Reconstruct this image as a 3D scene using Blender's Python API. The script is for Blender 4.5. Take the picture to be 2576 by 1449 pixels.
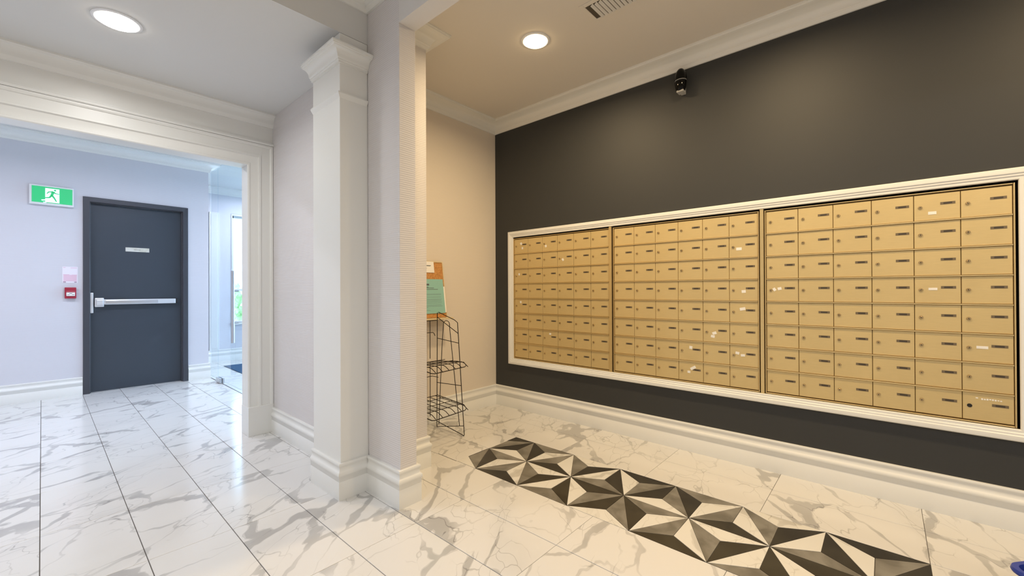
import bpy, math, random
from mathutils import Matrix, Vector
random.seed(7)
D = bpy.data
for o in list(D.objects): D.objects.remove(o)
SC = bpy.context.scene
COL = SC.collection

# ------------------------------------------------------------------ camera
CH = 1.12
F, YAW, PIT, ROLL = 1053.72, 0.842896543, 4.24828e-3, -4.30547e-3
fw = Vector((math.sin(YAW)*math.cos(PIT), math.cos(YAW)*math.cos(PIT), math.sin(PIT)))
r0 = Vector((math.cos(YAW), -math.sin(YAW), 0)); u0 = r0.cross(fw)
rr = r0*math.cos(ROLL)+u0*math.sin(ROLL); uu = -r0*math.sin(ROLL)+u0*math.cos(ROLL)
cd = D.cameras.new('camera'); cam = D.objects.new('camera', cd); COL.objects.link(cam)
M = Matrix((rr, uu, -fw)).transposed().to_4x4(); M.translation = Vector((0, 0, CH)); cam.matrix_world = M
cd.sensor_width = 36; cd.lens = F/2576*36; cd.clip_start = .02; cd.clip_end = 200
SC.camera = cam

# ------------------------------------------------------------------ world, exposure
w = D.worlds.new('world'); SC.world = w; w.use_nodes = True
nt = w.node_tree; nt.nodes.clear()
bg = nt.nodes.new('ShaderNodeBackground'); wo = nt.nodes.new('ShaderNodeOutputWorld')
bg.inputs[0].default_value = (.62, .80, 1.0, 1); bg.inputs[1].default_value = 8.0
nt.links.new(bg.outputs[0], wo.inputs[0])
SC.view_settings.view_transform = 'Standard'; SC.view_settings.look = 'None'
SC.view_settings.exposure = 0.0; SC.view_settings.gamma = 1.0; SC.view_settings.use_curve_mapping = False

WARM = (1.0, .75, .44); NEUT = (.975, .97, .955); COOL = (.88, .87, 1.0)
NOOK_W, LOBBY_W, LOW_W, HALL_W = 19.5, 13.5, 8.5, 18.5

# ------------------------------------------------------------------ materials
def mat(name, col, rough=.5, metal=0, spec=.5, emit=None, es=0, coat=0):
    m = D.materials.new(name); m.use_nodes = True
    b = m.node_tree.nodes['Principled BSDF']
    b.inputs['Base Color'].default_value = (*col, 1); b.inputs['Roughness'].default_value = rough
    b.inputs['Metallic'].default_value = metal; b.inputs['Specular IOR Level'].default_value = spec
    b.inputs['Coat Weight'].default_value = coat
    if emit: b.inputs['Emission Color'].default_value = (*emit, 1); b.inputs['Emission Strength'].default_value = es
    return m
def N(m, t, **kw):
    n = m.node_tree.nodes.new(t)
    for k, v in kw.items():
        if hasattr(n, k): setattr(n, k, v)
        else: n.inputs[k.replace('_', ' ')].default_value = v
    return n
def L(m, a, b): m.node_tree.links.new(a, b)
def bsdf(m): return m.node_tree.nodes['Principled BSDF']
def mathn(m, op, a, b=None, c=None, clamp=False):
    n = m.node_tree.nodes.new('ShaderNodeMath'); n.operation = op; n.use_clamp = clamp
    for i, v in enumerate((a, b, c)):
        if v is None: continue
        if isinstance(v, (int, float)): n.inputs[i].default_value = v
        else: L(m, v, n.inputs[i])
    return n.outputs[0]
def ramp(m, x, a, b):      # smooth 0..1 between a and b
    n = m.node_tree.nodes.new('ShaderNodeMapRange'); n.interpolation_type = 'SMOOTHSTEP'
    L(m, x, n.inputs['Value'])
    for k, v in (('From Min', a), ('From Max', b)):
        if isinstance(v, (int, float)): n.inputs[k].default_value = v
        else: L(m, v, n.inputs[k])
    return n.outputs['Result']
def mixc(m, f, a, b):
    n = m.node_tree.nodes.new('ShaderNodeMix'); n.data_type = 'RGBA'
    if isinstance(f, (int, float)): n.inputs[0].default_value = f
    else: L(m, f, n.inputs[0])
    for i, v in ((6, a), (7, b)):
        if isinstance(v, tuple): n.inputs[i].default_value = (*v, 1)
        else: L(m, v, n.inputs[i])
    return n.outputs[2]
def bump(m, h, strength=.3, dist=.002):
    b = m.node_tree.nodes.new('ShaderNodeBump'); b.inputs['Strength'].default_value = strength
    b.inputs['Distance'].default_value = dist; L(m, h, b.inputs['Height']); L(m, b.outputs[0], bsdf(m).inputs['Normal'])
def pos(m): return m.node_tree.nodes.new('ShaderNodeNewGeometry').outputs['Position']

def paint(name, col, rough, nscale=60, bs=.06):
    m = mat(name, col, rough)
    n = N(m, 'ShaderNodeTexNoise', Scale=nscale, Detail=2.0); L(m, pos(m), n.inputs['Vector'])
    bump(m, n.outputs[0], bs, .001); return m
def wallpaper(name, col, ribs=.45):
    m = mat(name, col, .75, spec=.3)
    p = pos(m)
    nz = N(m, 'ShaderNodeTexNoise', Scale=3.0, Detail=3.0); L(m, p, nz.inputs['Vector'])
    mp = N(m, 'ShaderNodeMapping'); L(m, p, mp.inputs['Vector']); mp.inputs['Scale'].default_value = (1, 1, 1)
    wv = N(m, 'ShaderNodeTexWave', wave_type='BANDS', bands_direction='Z', Scale=28.6, Distortion=1.2, Detail=2.0)
    wv.inputs['Detail Scale'].default_value = .6
    L(m, mp.outputs[0], wv.inputs['Vector'])
    st = N(m, 'ShaderNodeTexNoise', Scale=1.0, Detail=2.0)
    mp2 = N(m, 'ShaderNodeMapping'); mp2.inputs['Scale'].default_value = (6, 6, 170); L(m, p, mp2.inputs['Vector']); L(m, mp2.outputs[0], st.inputs['Vector'])
    h = mathn(m, 'ADD', mathn(m, 'MULTIPLY', wv.outputs['Fac'], .7), mathn(m, 'MULTIPLY', st.outputs[0], .6))
    bump(m, h, ribs, .0022)
    c = mixc(m, mathn(m, 'MULTIPLY', h, .22), col, tuple(x*.80 for x in col))
    L(m, c, bsdf(m).inputs['Base Color'])
    return m

white_trim = paint('white_trim_paint', (.79, .79, .76), .38, 40, .03)
ceil_paint = paint('ceiling_paint', (.68, .68, .665), .9, 180, .12)
nook_ceil = paint('nook_ceiling_paint', (.72, .68, .62), .9, 180, .12)
wp_hall = wallpaper('lilac_white_grasscloth', (.70, .675, .67))
wp_plain = wallpaper('pale_lilac_paper', (.68, .68, .73), .12)
wp_nook = wallpaper('beige_wallpaper', (.74, .67, .58), .08)
dark_paint = paint('charcoal_wall_paint', (.032, .0335, .0345), .58, 90, .12)
door_paint = paint('slate_door_paint', (.040, .051, .068), .45, 160, .06)
frame_paint = paint('slate_frame_paint', (.050, .053, .066), .42, 160, .05)

def marble(name, white=(.70, .69, .67), grey=(.27, .265, .26), inlay=False):
    m = mat(name, white, .14, spec=.5)
    if inlay:
        src = N(m, 'ShaderNodeTexCoord').outputs['Object']; rn = N(m, 'ShaderNodeObjectInfo').outputs['Random']
    else:      # neighbouring half tiles cut from one slab share their veins
        src = pos(m); at = N(m, 'ShaderNodeAttribute', attribute_type='OBJECT', attribute_name='seed'); rn = at.outputs['Fac']
    off = N(m, 'ShaderNodeCombineXYZ')
    L(m, mathn(m, 'MULTIPLY', rn, 37.0), off.inputs[0]); L(m, mathn(m, 'MULTIPLY', rn, 91.0), off.inputs[1]); L(m, mathn(m, 'MULTIPLY', rn, 13.0), off.inputs[2])
    ad = N(m, 'ShaderNodeVectorMath', operation='ADD'); L(m, src, ad.inputs[0]); L(m, off.outputs[0], ad.inputs[1])
    m0 = N(m, 'ShaderNodeMapping'); m0.inputs['Rotation'].default_value = (0, 0, -.5); L(m, ad.outputs[0], m0.inputs['Vector'])
    mp = N(m, 'ShaderNodeMapping'); mp.inputs['Scale'].default_value = (.66, 1.25, 1)
    L(m, m0.outputs[0], mp.inputs['Vector'])
    n1 = N(m, 'ShaderNodeTexNoise', Scale=2.2, Detail=4.0, Roughness=.5); L(m, mp.outputs[0], n1.inputs['Vector'])
    sub = N(m, 'ShaderNodeVectorMath', operation='SUBTRACT'); L(m, n1.outputs['Color'], sub.inputs[0]); sub.inputs[1].default_value = (.5, .5, .5)
    sc = N(m, 'ShaderNodeVectorMath', operation='SCALE'); L(m, sub.outputs[0], sc.inputs[0]); sc.inputs['Scale'].default_value = .5
    wp = N(m, 'ShaderNodeVectorMath', operation='ADD'); L(m, mp.outputs[0], wp.inputs[0]); L(m, sc.outputs[0], wp.inputs[1])
    v1 = N(m, 'ShaderNodeTexVoronoi', feature='DISTANCE_TO_EDGE', Scale=3.1); L(m, wp.outputs[0], v1.inputs['Vector'])
    k1 = N(m, 'ShaderNodeTexNoise', Scale=2.3, Detail=3.0); L(m, ad.outputs[0], k1.inputs['Vector'])
    pres = ramp(m, k1.outputs[0], .40, .64)
    wid = mathn(m, 'ADD', mathn(m, 'MULTIPLY', mathn(m, 'POWER', pres, 2.5), .060), .012)
    vein = mathn(m, 'SUBTRACT', 1.0, ramp(m, v1.outputs['Distance'], mathn(m, 'MULTIPLY', wid, .72), wid))
    vein = mathn(m, 'MULTIPLY', vein, mathn(m, 'ADD', mathn(m, 'MULTIPLY', pres, .75), .22))
    edge = mathn(m, 'SUBTRACT', 1.0, ramp(m, mathn(m, 'ABSOLUTE', mathn(m, 'SUBTRACT', v1.outputs['Distance'], wid)), 0.0, .010))
    edge = mathn(m, 'MULTIPLY', edge, mathn(m, 'MULTIPLY', pres, .35))
    v2 = N(m, 'ShaderNodeTexVoronoi', feature='DISTANCE_TO_EDGE', Scale=7.5); L(m, wp.outputs[0], v2.inputs['Vector'])
    k2 = N(m, 'ShaderNodeTexNoise', Scale=3.6, Detail=2.0); L(m, wp.outputs[0], k2.inputs['Vector'])
    hair = mathn(m, 'MULTIPLY', mathn(m, 'SUBTRACT', 1.0, ramp(m, v2.outputs['Distance'], .004, .022)), mathn(m, 'MULTIPLY', ramp(m, k2.outputs[0], .50, .62), .45))
    cl = N(m, 'ShaderNodeTexNoise', Scale=1.8, Detail=4.0); L(m, wp.outputs[0], cl.inputs['Vector'])
    cloud = mathn(m, 'MULTIPLY', ramp(m, cl.outputs[0], .5, .8), .16)
    tot = mathn(m, 'ADD', mathn(m, 'ADD', mathn(m, 'MULTIPLY', vein, .62), edge), mathn(m, 'ADD', hair, cloud), clamp=True)
    L(m, mixc(m, tot, white, grey), bsdf(m).inputs['Base Color'])
    L(m, mathn(m, 'ADD', mathn(m, 'MULTIPLY', cl.outputs[0], .08), .12), bsdf(m).inputs['Roughness'])
    return m
marble_m = marble('veined_white_marble_tile')
inlay_w = marble('white_marble_inlay', (.70, .685, .64), (.42, .40, .36), True)
def cloudy(name, a, b, rough=.3, scale=9):
    m = mat(name, a, rough); p = pos(m)
    n = N(m, 'ShaderNodeTexNoise', Scale=scale, Detail=5.0, Distortion=.6); L(m, p, n.inputs['Vector'])
    L(m, mixc(m, ramp(m, n.outputs[0], .3, .72), a, b), bsdf(m).inputs['Base Color']); return m
inlay_g = cloudy('grey_stone_inlay', (.135, .125, .105), (.25, .235, .205))
inlay_b = cloudy('black_stone_inlay', (.022, .019, .015), (.038, .034, .026), .3)
grout = mat('dark_grout', (.10, .085, .07), .9)
sub = mat('grey_screed', (.35, .35, .34), .9)

def brushed(name, col, metal, rough):
    m = mat(name, col, rough, metal); p = pos(m)
    mp = N(m, 'ShaderNodeMapping'); mp.inputs['Scale'].default_value = (1, 18, 260); L(m, p, mp.inputs['Vector'])
    n = N(m, 'ShaderNodeTexNoise', Scale=1.0, Detail=2.0); L(m, mp.outputs[0], n.inputs['Vector'])
    c = N(m, 'ShaderNodeTexNoise', Scale=5.0, Detail=3.0); L(m, p, c.inputs['Vector'])
    f = mathn(m, 'ADD', mathn(m, 'MULTIPLY', n.outputs[0], .5), mathn(m, 'MULTIPLY', c.outputs[0], .5))
    L(m, mixc(m, f, tuple(x*.88 for x in col), tuple(min(1, x*1.12) for x in col)), bsdf(m).inputs['Base Color'])
    bump(m, n.outputs[0], .05, .0005); return m
gold = brushed('gold_anodised_aluminium', (.68, .525, .255), .45, .45)
gold_rail = brushed('polished_gold_rail', (.74, .56, .27), .7, .30)
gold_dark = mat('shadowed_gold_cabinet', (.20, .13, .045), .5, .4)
lock_m = mat('brass_lock', (.50, .37, .19), .28, .75)
key_m = mat('keyway_black', (.012, .010, .008), .5)
plate_m = mat('brown_name_slot', (.185, .14, .085), .45, .3)
plate_d = mat('dark_name_slot', (.055, .042, .028), .5)
recess_m = mat('recess_painted_shade', (.035, .016, .012), .8)  # dark maroon stands for the shade in the mailbox recess
paper_m = mat('white_paper', (.86, .84, .80), .7)
steel = mat('brushed_steel', (.60, .62, .65), .28, .9)
steel_l = mat('satin_aluminium', (.72, .74, .77), .38, .6)
black_pl = mat('black_plastic', (.012, .012, .014), .35)
gloss_bk = mat('gloss_black', (.003, .003, .003), .07, spec=.22)
grey_pl = mat('light_grey_plastic', (.42, .42, .41), .45)
wire_m = mat('dark_brown_wire', (.018, .012, .009), .35, .3)
cork = cloudy('orange_cork', (.44, .20, .055), (.62, .31, .10), .85, 70)
pine = cloudy('pale_wood', (.62, .49, .28), (.72, .60, .38), .6, 20)
teal = mat('teal_paper', (.27, .52, .47), .75)
ink = mat('grey_ink', (.10, .12, .13), .8); ink_l = mat('pale_ink', (.20, .34, .33), .8)
pink = mat('pink_print', (.78, .55, .66), .7); pinkd = mat('plum_print', (.30, .16, .25), .7)
red_m = mat('red_enamel', (.36, .018, .045), .35)
exit_g = mat('exit_green_lit', (.02, .36, .13), .4, emit=(.03, .52, .19), es=.62)
exit_w = mat('exit_white_lit', (.7, .85, .85), .4, emit=(.72, .95, .95), es=.62)
white_pl = mat('white_plastic', (.80, .81, .83), .4)
brass_l = cloudy('pale_brushed_brass', (.56, .54, .43), (.72, .72, .68), .35, 14)
mat_blue = paint('navy_entrance_mat', (.020, .075, .16), .95, 300, .6)
bluebin = mat('blue_plastic', (.022, .045, .30), .35)
leaf_m = cloudy('hedge_green', (.30, .50, .20), (.62, .80, .45), .8, 7)  # leaf greens lightened to stand in for sunlight
ground_m = mat('pale_paving', (.62, .64, .62), .9)
def lensmat(name, col, s): return mat(name, (1, 1, 1), .5, emit=col, es=s)
lens_w = lensmat('lit_lens_warm', (1, .72, .38), 22); lens_n = lensmat('lit_lens_neutral', (1, .88, .74), 18); lens_c = lensmat('lit_lens_cool', (.88, .93, 1), 9)
glass = D.materials.new('clear_glass'); glass.use_nodes = True
g = glass.node_tree; g.nodes.clear()
o_ = g.nodes.new('ShaderNodeOutputMaterial'); mx = g.nodes.new('ShaderNodeMixShader'); tr = g.nodes.new('ShaderNodeBsdfTransparent')
gl = g.nodes.new('ShaderNodeBsdfGlossy'); fr = g.nodes.new('ShaderNodeFresnel'); fr.inputs[0].default_value = 1.45
tr.inputs[0].default_value = (.93, .97, .99, 1); gl.inputs['Roughness'].default_value = .02
gm_ = g.nodes.new('ShaderNodeNewGeometry'); mm_ = g.nodes.new('ShaderNodeMath'); mm_.operation = 'SUBTRACT'; mm_.inputs[0].default_value = 1
m2_ = g.nodes.new('ShaderNodeMath'); m2_.operation = 'MULTIPLY'
g.links.new(gm_.outputs['Backfacing'], mm_.inputs[1]); g.links.new(mm_.outputs[0], m2_.inputs[0]); g.links.new(fr.outputs[0], m2_.inputs[1]); g.links.new(m2_.outputs[0], mx.inputs[0]); g.links.new(tr.outputs[0], mx.inputs[1]); g.links.new(gl.outputs[0], mx.inputs[2]); g.links.new(mx.outputs[0], o_.inputs[0])

# ------------------------------------------------------------------ mesh helpers
ORG = {}
class MB:
    def __init__(s): s.v = []; s.f = []
    def add(s, vs, fs):
        n = len(s.v); s.v += [tuple(v) for v in vs]; s.f += [tuple(i+n for i in f) for f in fs]; return s
    def box(s, x0, x1, y0, y1, z0, z1):
        x0, x1 = sorted((x0, x1)); y0, y1 = sorted((y0, y1)); z0, z1 = sorted((z0, z1))
        return s.add([(x0,y0,z0),(x1,y0,z0),(x1,y1,z0),(x0,y1,z0),(x0,y0,z1),(x1,y0,z1),(x1,y1,z1),(x0,y1,z1)],
                     [(3,2,1,0),(4,5,6,7),(0,1,5,4),(1,2,6,5),(2,3,7,6),(3,0,4,7)])
    def cyl(s, a, b, r, n=12, r2=None, cap=True):
        a, b = Vector(a), Vector(b); d = (b-a).normalized(); r2 = r if r2 is None else r2
        t = Vector((0,0,1)) if abs(d.z) < .9 else Vector((1,0,0)); p = d.cross(t).normalized(); q = d.cross(p)
        vs = []
        for c, rad in ((a, r), (b, r2)):
            for i in range(n):
                th = 2*math.pi*i/n; vs.append(c+p*math.cos(th)*rad+q*math.sin(th)*rad)
        fs = [(i, (i+1) % n, n+(i+1) % n, n+i) for i in range(n)]
        if cap: fs += [tuple(range(n-1, -1, -1)), tuple(range(n, 2*n))]
        return s.add(vs, fs)
    def tube(s, pts, r, n=6, closed=False):
        pts = [Vector(p) for p in pts]; m = len(pts); vs = []; prev = None
        for i in range(m):
            if closed: d = pts[(i+1) % m]-pts[i-1]
            else: d = pts[min(i+1, m-1)]-pts[max(i-1, 0)]
            d.normalize()
            if prev is None:
                t = Vector((0,0,1)) if abs(d.z) < .9 else Vector((1,0,0)); p = d.cross(t).normalized()
            else: p = (prev-d*prev.dot(d)).normalized()
            prev = p; q = d.cross(p)
            for k in range(n):
                th = 2*math.pi*k/n; vs.append(pts[i]+p*math.cos(th)*r+q*math.sin(th)*r)
        fs = []
        for i in range(m if closed else m-1):
            j = (i+1) % m
            for k in range(n): fs.append((i*n+k, i*n+(k+1) % n, j*n+(k+1) % n, j*n+k))
        if not closed: fs += [tuple(range(n-1, -1, -1)), tuple((m-1)*n+k for k in range(n))]
        return s.add(vs, fs)
    def sweep(s, path, prof, mp=lambda u, v, w: (u, v, w), closed=False):
        """path: 2D polyline; prof: closed polygon (offset to the left of the path, w)"""
        m = len(path); P = [Vector(p) for p in path]; vs = []; np_ = len(prof)
        def nrm(a, b): d = (b-a).normalized(); return Vector((-d.y, d.x))
        for i in range(m):
            if closed: n1 = nrm(P[i-1], P[i]); n2 = nrm(P[i], P[(i+1) % m])
            else:
                n1 = nrm(P[max(i-1, 0)], P[max(i, 1)]) ; n2 = nrm(P[min(i, m-2)], P[min(i+1, m-1)])
            mi = (n1+n2)/(1+n1.dot(n2))
            for d, ww in prof:
                q = P[i]+mi*d; vs.append(mp(q.x, q.y, ww))
        fs = []
        for i in range(m if closed else m-1):
            j = (i+1) % m
            for k in range(np_): fs.append((i*np_+k, j*np_+k, j*np_+(k+1) % np_, i*np_+(k+1) % np_))
        if not closed: fs += [tuple(range(np_)), tuple((m-1)*np_+k for k in range(np_-1, -1, -1))]
        return s.add(vs, fs)
def mesh(name, mb, m):
    me = D.meshes.new(name); me.from_pydata(mb.v, [], mb.f); me.update()
    import bmesh
    b = bmesh.new(); b.from_mesh(me); bmesh.ops.recalc_face_normals(b, faces=b.faces); b.to_mesh(me); b.free()
    me.materials.append(m); return me
def smooth(ob, ang=35):
    me = ob.data
    for p in me.polygons: p.use_smooth = True
    try: me.set_sharp_from_angle(angle=math.radians(ang))
    except Exception: pass
    return ob
def obj(name, mb, m, parent=None, origin=None, bev=0, sm=False, **props):
    """mb in WORLD coordinates; origin defaults to parent's origin or its own base centre"""
    if parent is not None: org = ORG[parent.name]
    elif origin is not None: org = Vector(origin)
    else:
        xs = [v[0] for v in mb.v]; ys = [v[1] for v in mb.v]; zs = [v[2] for v in mb.v]
        org = Vector(((min(xs)+max(xs))/2, (min(ys)+max(ys))/2, min(zs)))
    mb.v = [(v[0]-org.x, v[1]-org.y, v[2]-org.z) for v in mb.v]
    ob = D.objects.new(name, mesh(name, mb, m)); COL.objects.link(ob)
    ORG[ob.name] = org
    if parent is not None: ob.parent = parent
    else: ob.location = org
    if bev:
        bm = ob.modifiers.new('bevel', 'BEVEL'); bm.width = bev; bm.segments = 2; bm.limit_method = 'ANGLE'; bm.angle_limit = math.radians(40)
    if sm: smooth(ob)
    for k, v in props.items(): ob[k] = v
    return ob
def thing(name, label, cat, loc, group=None, kind=None):
    o = D.objects.new(name, None); COL.objects.link(o); o.location = loc; ORG[o.name] = Vector(loc)
    o.empty_display_size = .05
    if label: o['label'] = label
    if cat: o['category'] = cat
    if group: o['group'] = group
    if kind: o['kind'] = kind
    return o
def struct(name, mb, m, label=None, **k):
    o = obj(name, mb, m, **k); o['kind'] = 'structure'
    o['label'] = label or name.replace('_', ' ')
    return o
def child(name, me, parent, loc=(0, 0, 0), rot=None):
    o = D.objects.new(name, me); COL.objects.link(o); o.parent = parent; o.location = loc
    if rot: o.rotation_euler = rot
    return o
def pline(*a):
    o = obj(*a); o['kind'] = 'stuff'; return o
def MBox(*a): return MB().box(*a)

# ------------------------------------------------------------------ key planes
XR = 2.984; YB = 2.875; ZC = 2.75; ZL = 2.515; XS = 1.232; YH = 3.68; YD = 6.53; ZU = 2.785
XMIN, YMIN = -3.2, -2.6

# ------------------------------------------------------------------ floor: grout bed + tiles
GX0, GDX, GY0, GDY = -.006, .3013, -.13, .6072
floor = struct('floor', MBox(XMIN-.2, 5.0, YMIN-.2, 8.1, -.12, -.0035), grout, 'polished white marble tiled floor with thin dark joints')
MX0, MX1, MY0, MY1 = 1.811, 2.399, -.132, 2.103
full = None; J = .0015; JY = .0009
def tilemesh(w, h):
    b = .0009; z0, z1 = -.012, 0.0
    vs = [(0,0,z0),(w,0,z0),(w,h,z0),(0,h,z0),(0,0,z1-b),(w,0,z1-b),(w,h,z1-b),(0,h,z1-b),(b,b,z1),(w-b,b,z1),(w-b,h-b,z1),(b,h-b,z1)]
    fs = [(0,1,5,4),(1,2,6,5),(2,3,7,6),(3,0,4,7),(4,5,9,8),(5,6,10,9),(6,7,11,10),(7,4,8,11),(8,9,10,11)]
    me = D.meshes.new('floor_tile'); me.from_pydata(vs, [], fs); me.materials.append(marble_m); me.update(); return me
full = tilemesh(GDX-2*J, GDY-2*JY)
FL = ORG[floor.name]
far = MB()
def tile(x0, x1, y0, y1, near=True, seed=.5):
    if x1-x0 < .01 or y1-y0 < .01: return
    if not near:
        far.box(x0+J, x1-J, y0+JY, y1-JY, -.012, 0); return
    fullsize = abs(x1-x0-GDX) < 1e-4 and abs(y1-y0-GDY) < 1e-4
    me = full if fullsize else tilemesh(x1-x0-2*J, y1-y0-2*JY)
    child('floor_tile', me, floor, (x0+J-FL.x, y0+JY-FL.y, -FL.z))['seed'] = seed
for i in range(-11, 16):
    for j in range(-5, 14):
        x0 = GX0+GDX*i; x1 = x0+GDX; y0 = GY0+GDY*j; y1 = y0+GDY
        inlay = 6 <= i <= 7 and 0 <= j <= 3
        if i >= 6 and i <= 7 and y0 > MY0-.05 and y0 < MY1:
            y0 = max(y0, MY1)
            if y1 <= MY1+.01: continue
        if i in (5, 6, 7, 8) and MY0-.05 < (y0+y1)/2 < MY1:   # columns beside the inlay follow its edge
            if i == 5: x1 = MX0
            if i == 8: x0 = MX1
        solid = (1.27 < (x0+x1)/2 < 1.6 and y0 > 2.25 and y1 < 2.9) or (x0 > 1.7 and y0 > 2.86 and y1 < 5.0)
        if solid or x0 > 5 or y0 > 7.9: continue
        y1 = min(y1, 7.9)
        # pieces large enough in the picture are parts, the rest one mesh
        seen = (y0+y1)/2*1.0 > -.9 and ((x0 > -.95 and y0 > .9) or (x0 > 1.1 and y1 > -.9)) and x0 < 3.0
        if y0 > 4 and (x0 > 2.35): seen = False
        tile(x0, x1, y0, y1, seen, random.Random((i//2)*131+j*17+5).random())
fo = obj('floor_tile', far, marble_m, parent=floor); fo['kind'] = 'stuff'; fo['seed'] = .3

# geometric inlay of triangular pieces
S3 = .3432; XC, XF, XN = 2.105, 2.399, 1.811
def clip(poly):
    def cut(pl, f, c, sgn):
        out = []
        for i in range(len(pl)):
            a, b = pl[i-1], pl[i]; da = (a[f]-c)*sgn; db = (b[f]-c)*sgn
            if (da >= 0) != (db >= 0):
                t = da/(da-db); out.append((a[0]+(b[0]-a[0])*t, a[1]+(b[1]-a[1])*t))
            if db >= 0: out.append(b)
        return out
    for f, c, s_ in ((0, MX0, 1), (0, MX1, -1), (1, MY0, 1), (1, MY1, -1)):
        poly = cut(poly, f, c, s_)
        if len(poly) < 3: return []
    return poly
def area(p): return .5*abs(sum(p[i-1][0]*p[i][1]-p[i][0]*p[i-1][1] for i in range(len(p))))
IM = {'B': inlay_b, 'G': inlay_g, 'W': inlay_w}
def piece(a, b, c, colr):
    p = clip([a, b, c])
    if not p or area(p) < 2e-4: return
    cx = sum(q[0] for q in p)/len(p); cy = sum(q[1] for q in p)/len(p)
    R = math.sqrt(area(p)); k = 1-.0010/ (R*.38)
    top = [(cx+(q[0]-cx)*k, cy+(q[1]-cy)*k) for q in p]; n = len(p)
    m = MB().add([(q[0]-cx, q[1]-cy, -.012) for q in top]+[(q[0]-cx, q[1]-cy, 0) for q in top],
                 [tuple(range(n, 2*n))]+[(i, (i+1) % n, n+(i+1) % n, n+i) for i in range(n)])
    child('inlay_piece', mesh('inlay_piece', m, IM[colr]), floor, (cx-FL.x, cy-FL.y, -FL.z))
def tri(A, B, C, ab, bc, ca):
    g_ = ((A[0]+B[0]+C[0])/3, (A[1]+B[1]+C[1])/3)
    piece(A, B, g_, ab); piece(B, C, g_, bc); piece(C, A, g_, ca)
cY = lambda k: 2.098-S3*k
fY = lambda k: 1.926-S3*k
U = {0: 'BWG', 1: 'GBW', 2: 'WGB'}; UF = {0: 'BWG', 1: 'GBW', 2: 'WGB'}
LL = {0: 'BGW', 1: 'GWB', 2: 'WBG'}; LN = {0: 'GWB', 1: 'WBG', 2: 'BGW'}
for k in range(-1, 8):
    c0, c1, F0, F1 = (XC, cY(k)), (XC, cY(k+1)), (XF, fY(k)), (XF, fY(k+1)); n0, n1 = (XN, fY(k)), (XN, fY(k+1))
    u = U[k % 3]; tri(c0, c1, F0, u[1], u[2], u[0])
    u = UF[k % 3]; tri(F0, F1, c1, u[2], u[1], u[0])
    u = LL[k % 3]; tri(c0, c1, n0, u[1], u[2], u[0])
    u = LN[k % 3]; tri(n0, n1, c1, u[2], u[1], u[0])

# ------------------------------------------------------------------ walls
ZW0, ZW1 = .478-.012, 1.620          # mailbox recess
YM0, YM1 = -.462, 2.640
wr = MB().box(XR, XR+.25, YM1, YB+.12, 0, ZC).box(XR, XR+.25, YMIN, YM0, 0, ZC).box(XR, XR+.25, YM0, YM1, 0, ZW0).box(XR, XR+.25, YM0, YM1, ZW1, ZC)
struct('wall_right', wr, dark_paint, 'charcoal painted wall holding the mailboxes')
struct('wall_back', MBox(1.629, XR, YB, YB+.12, 0, ZC), wp_nook, 'beige papered end wall of the mailbox alcove')
struct('wall_stub', MBox(XS, 1.629, 2.18, 2.995, 0, ZC+.05), wp_hall, 'textured papered wall block between hall and mailbox alcove')
# side wall of the low part, carries on behind the pilaster
struct('wall_side', MBox(XS, 1.38, 2.995, YH+.12, 0, ZC+.05), wp_hall, 'textured papered side wall beside the cased opening')
PX0, PX1, PY0 = 1.228, 1.329, 1.87
struct('wall_pier', MBox(PX0, PX1, PY0, 2.18, 0, ZU+.02), wp_hall, 'narrow papered pier carrying the beam in front of the pilaster', bev=.003)
struct('trim_1', MBox(PX0, PX1, YMIN, PY0, 2.506, ZU+.02), paint('beam_paint', (.72, .70, .675), .8), 'painted drop beam running from the pier over the alcove mouth')
# header wall with opening
OX0, OX1, OZ = -2.2, 1.056, 2.096
hw = MB().box(XMIN, OX0, YH, YH+.13, 0, ZC).box(OX0, OX1, YH, YH+.13, OZ, ZC).box(OX1, XS, YH, YH+.13, 0, ZC)
struct('wall_front', hw, white_trim, 'white panelled wall with the wide cased opening')
# outer shell
struct('wall_left', MBox(XMIN-.12, XMIN, YMIN, YH+.13, 0, ZU), wp_hall, 'papered left wall of the lobby')
struct('wall_rear', MBox(XMIN-.12, XR+.25, YMIN-.12, YMIN, 0, ZU), wp_hall, 'papered wall behind the viewer')
# door wall with door hole
DX0, DX1, DZ = .297, 1.218, 2.16
dw = MB().box(-3.4, DX0, YD, YD+.16, 0, ZC).box(DX0, DX1, YD, YD+.16, DZ, ZC).box(DX1, 1.432, YD, YD+.16, 0, ZC)
struct('wall_door', dw, wp_plain, 'pale lilac wall holding the slate service door')
struct('wall_hall_end', MBox(-3.52, -3.4, YH+.13, YD+.16, 0, ZC), wp_plain, 'pale end wall of the hall behind the opening')
struct('wall_hall_near', MBox(1.38, 4.6, YH+.12, YH+.24, 0, ZC), wp_plain, 'pale near wall of the glazed vestibule')
# vestibule: end wall with window
WX0, WX1, WZ0, WZ1 = 2.05, 3.15, .60, 2.34; YV = 7.88
vw = MB().box(-.2, WX0, YV, YV+.2, 0, ZC).box(WX1, 4.6, YV, YV+.2, 0, ZC).box(WX0, WX1, YV, YV+.2, 0, WZ0).box(WX0, WX1, YV, YV+.2, WZ1, ZC)
struct('wall_vestibule', vw, wp_plain, 'pale end wall of the vestibule with its window')
struct('wall_vestibule_side', MBox(-.2, -.1, YD+.16, YV, 0, ZC), wp_plain)
ev = MB().box(4.5, 4.62, YH+.24, 4.1, 0, ZC).box(4.5, 4.62, 7.4, YV+.2, 0, ZC).box(4.5, 4.62, 4.1, 7.4, 2.4, ZC)
struct('wall_entrance', ev, wp_plain, 'pale wall round the glazed entrance')

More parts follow.
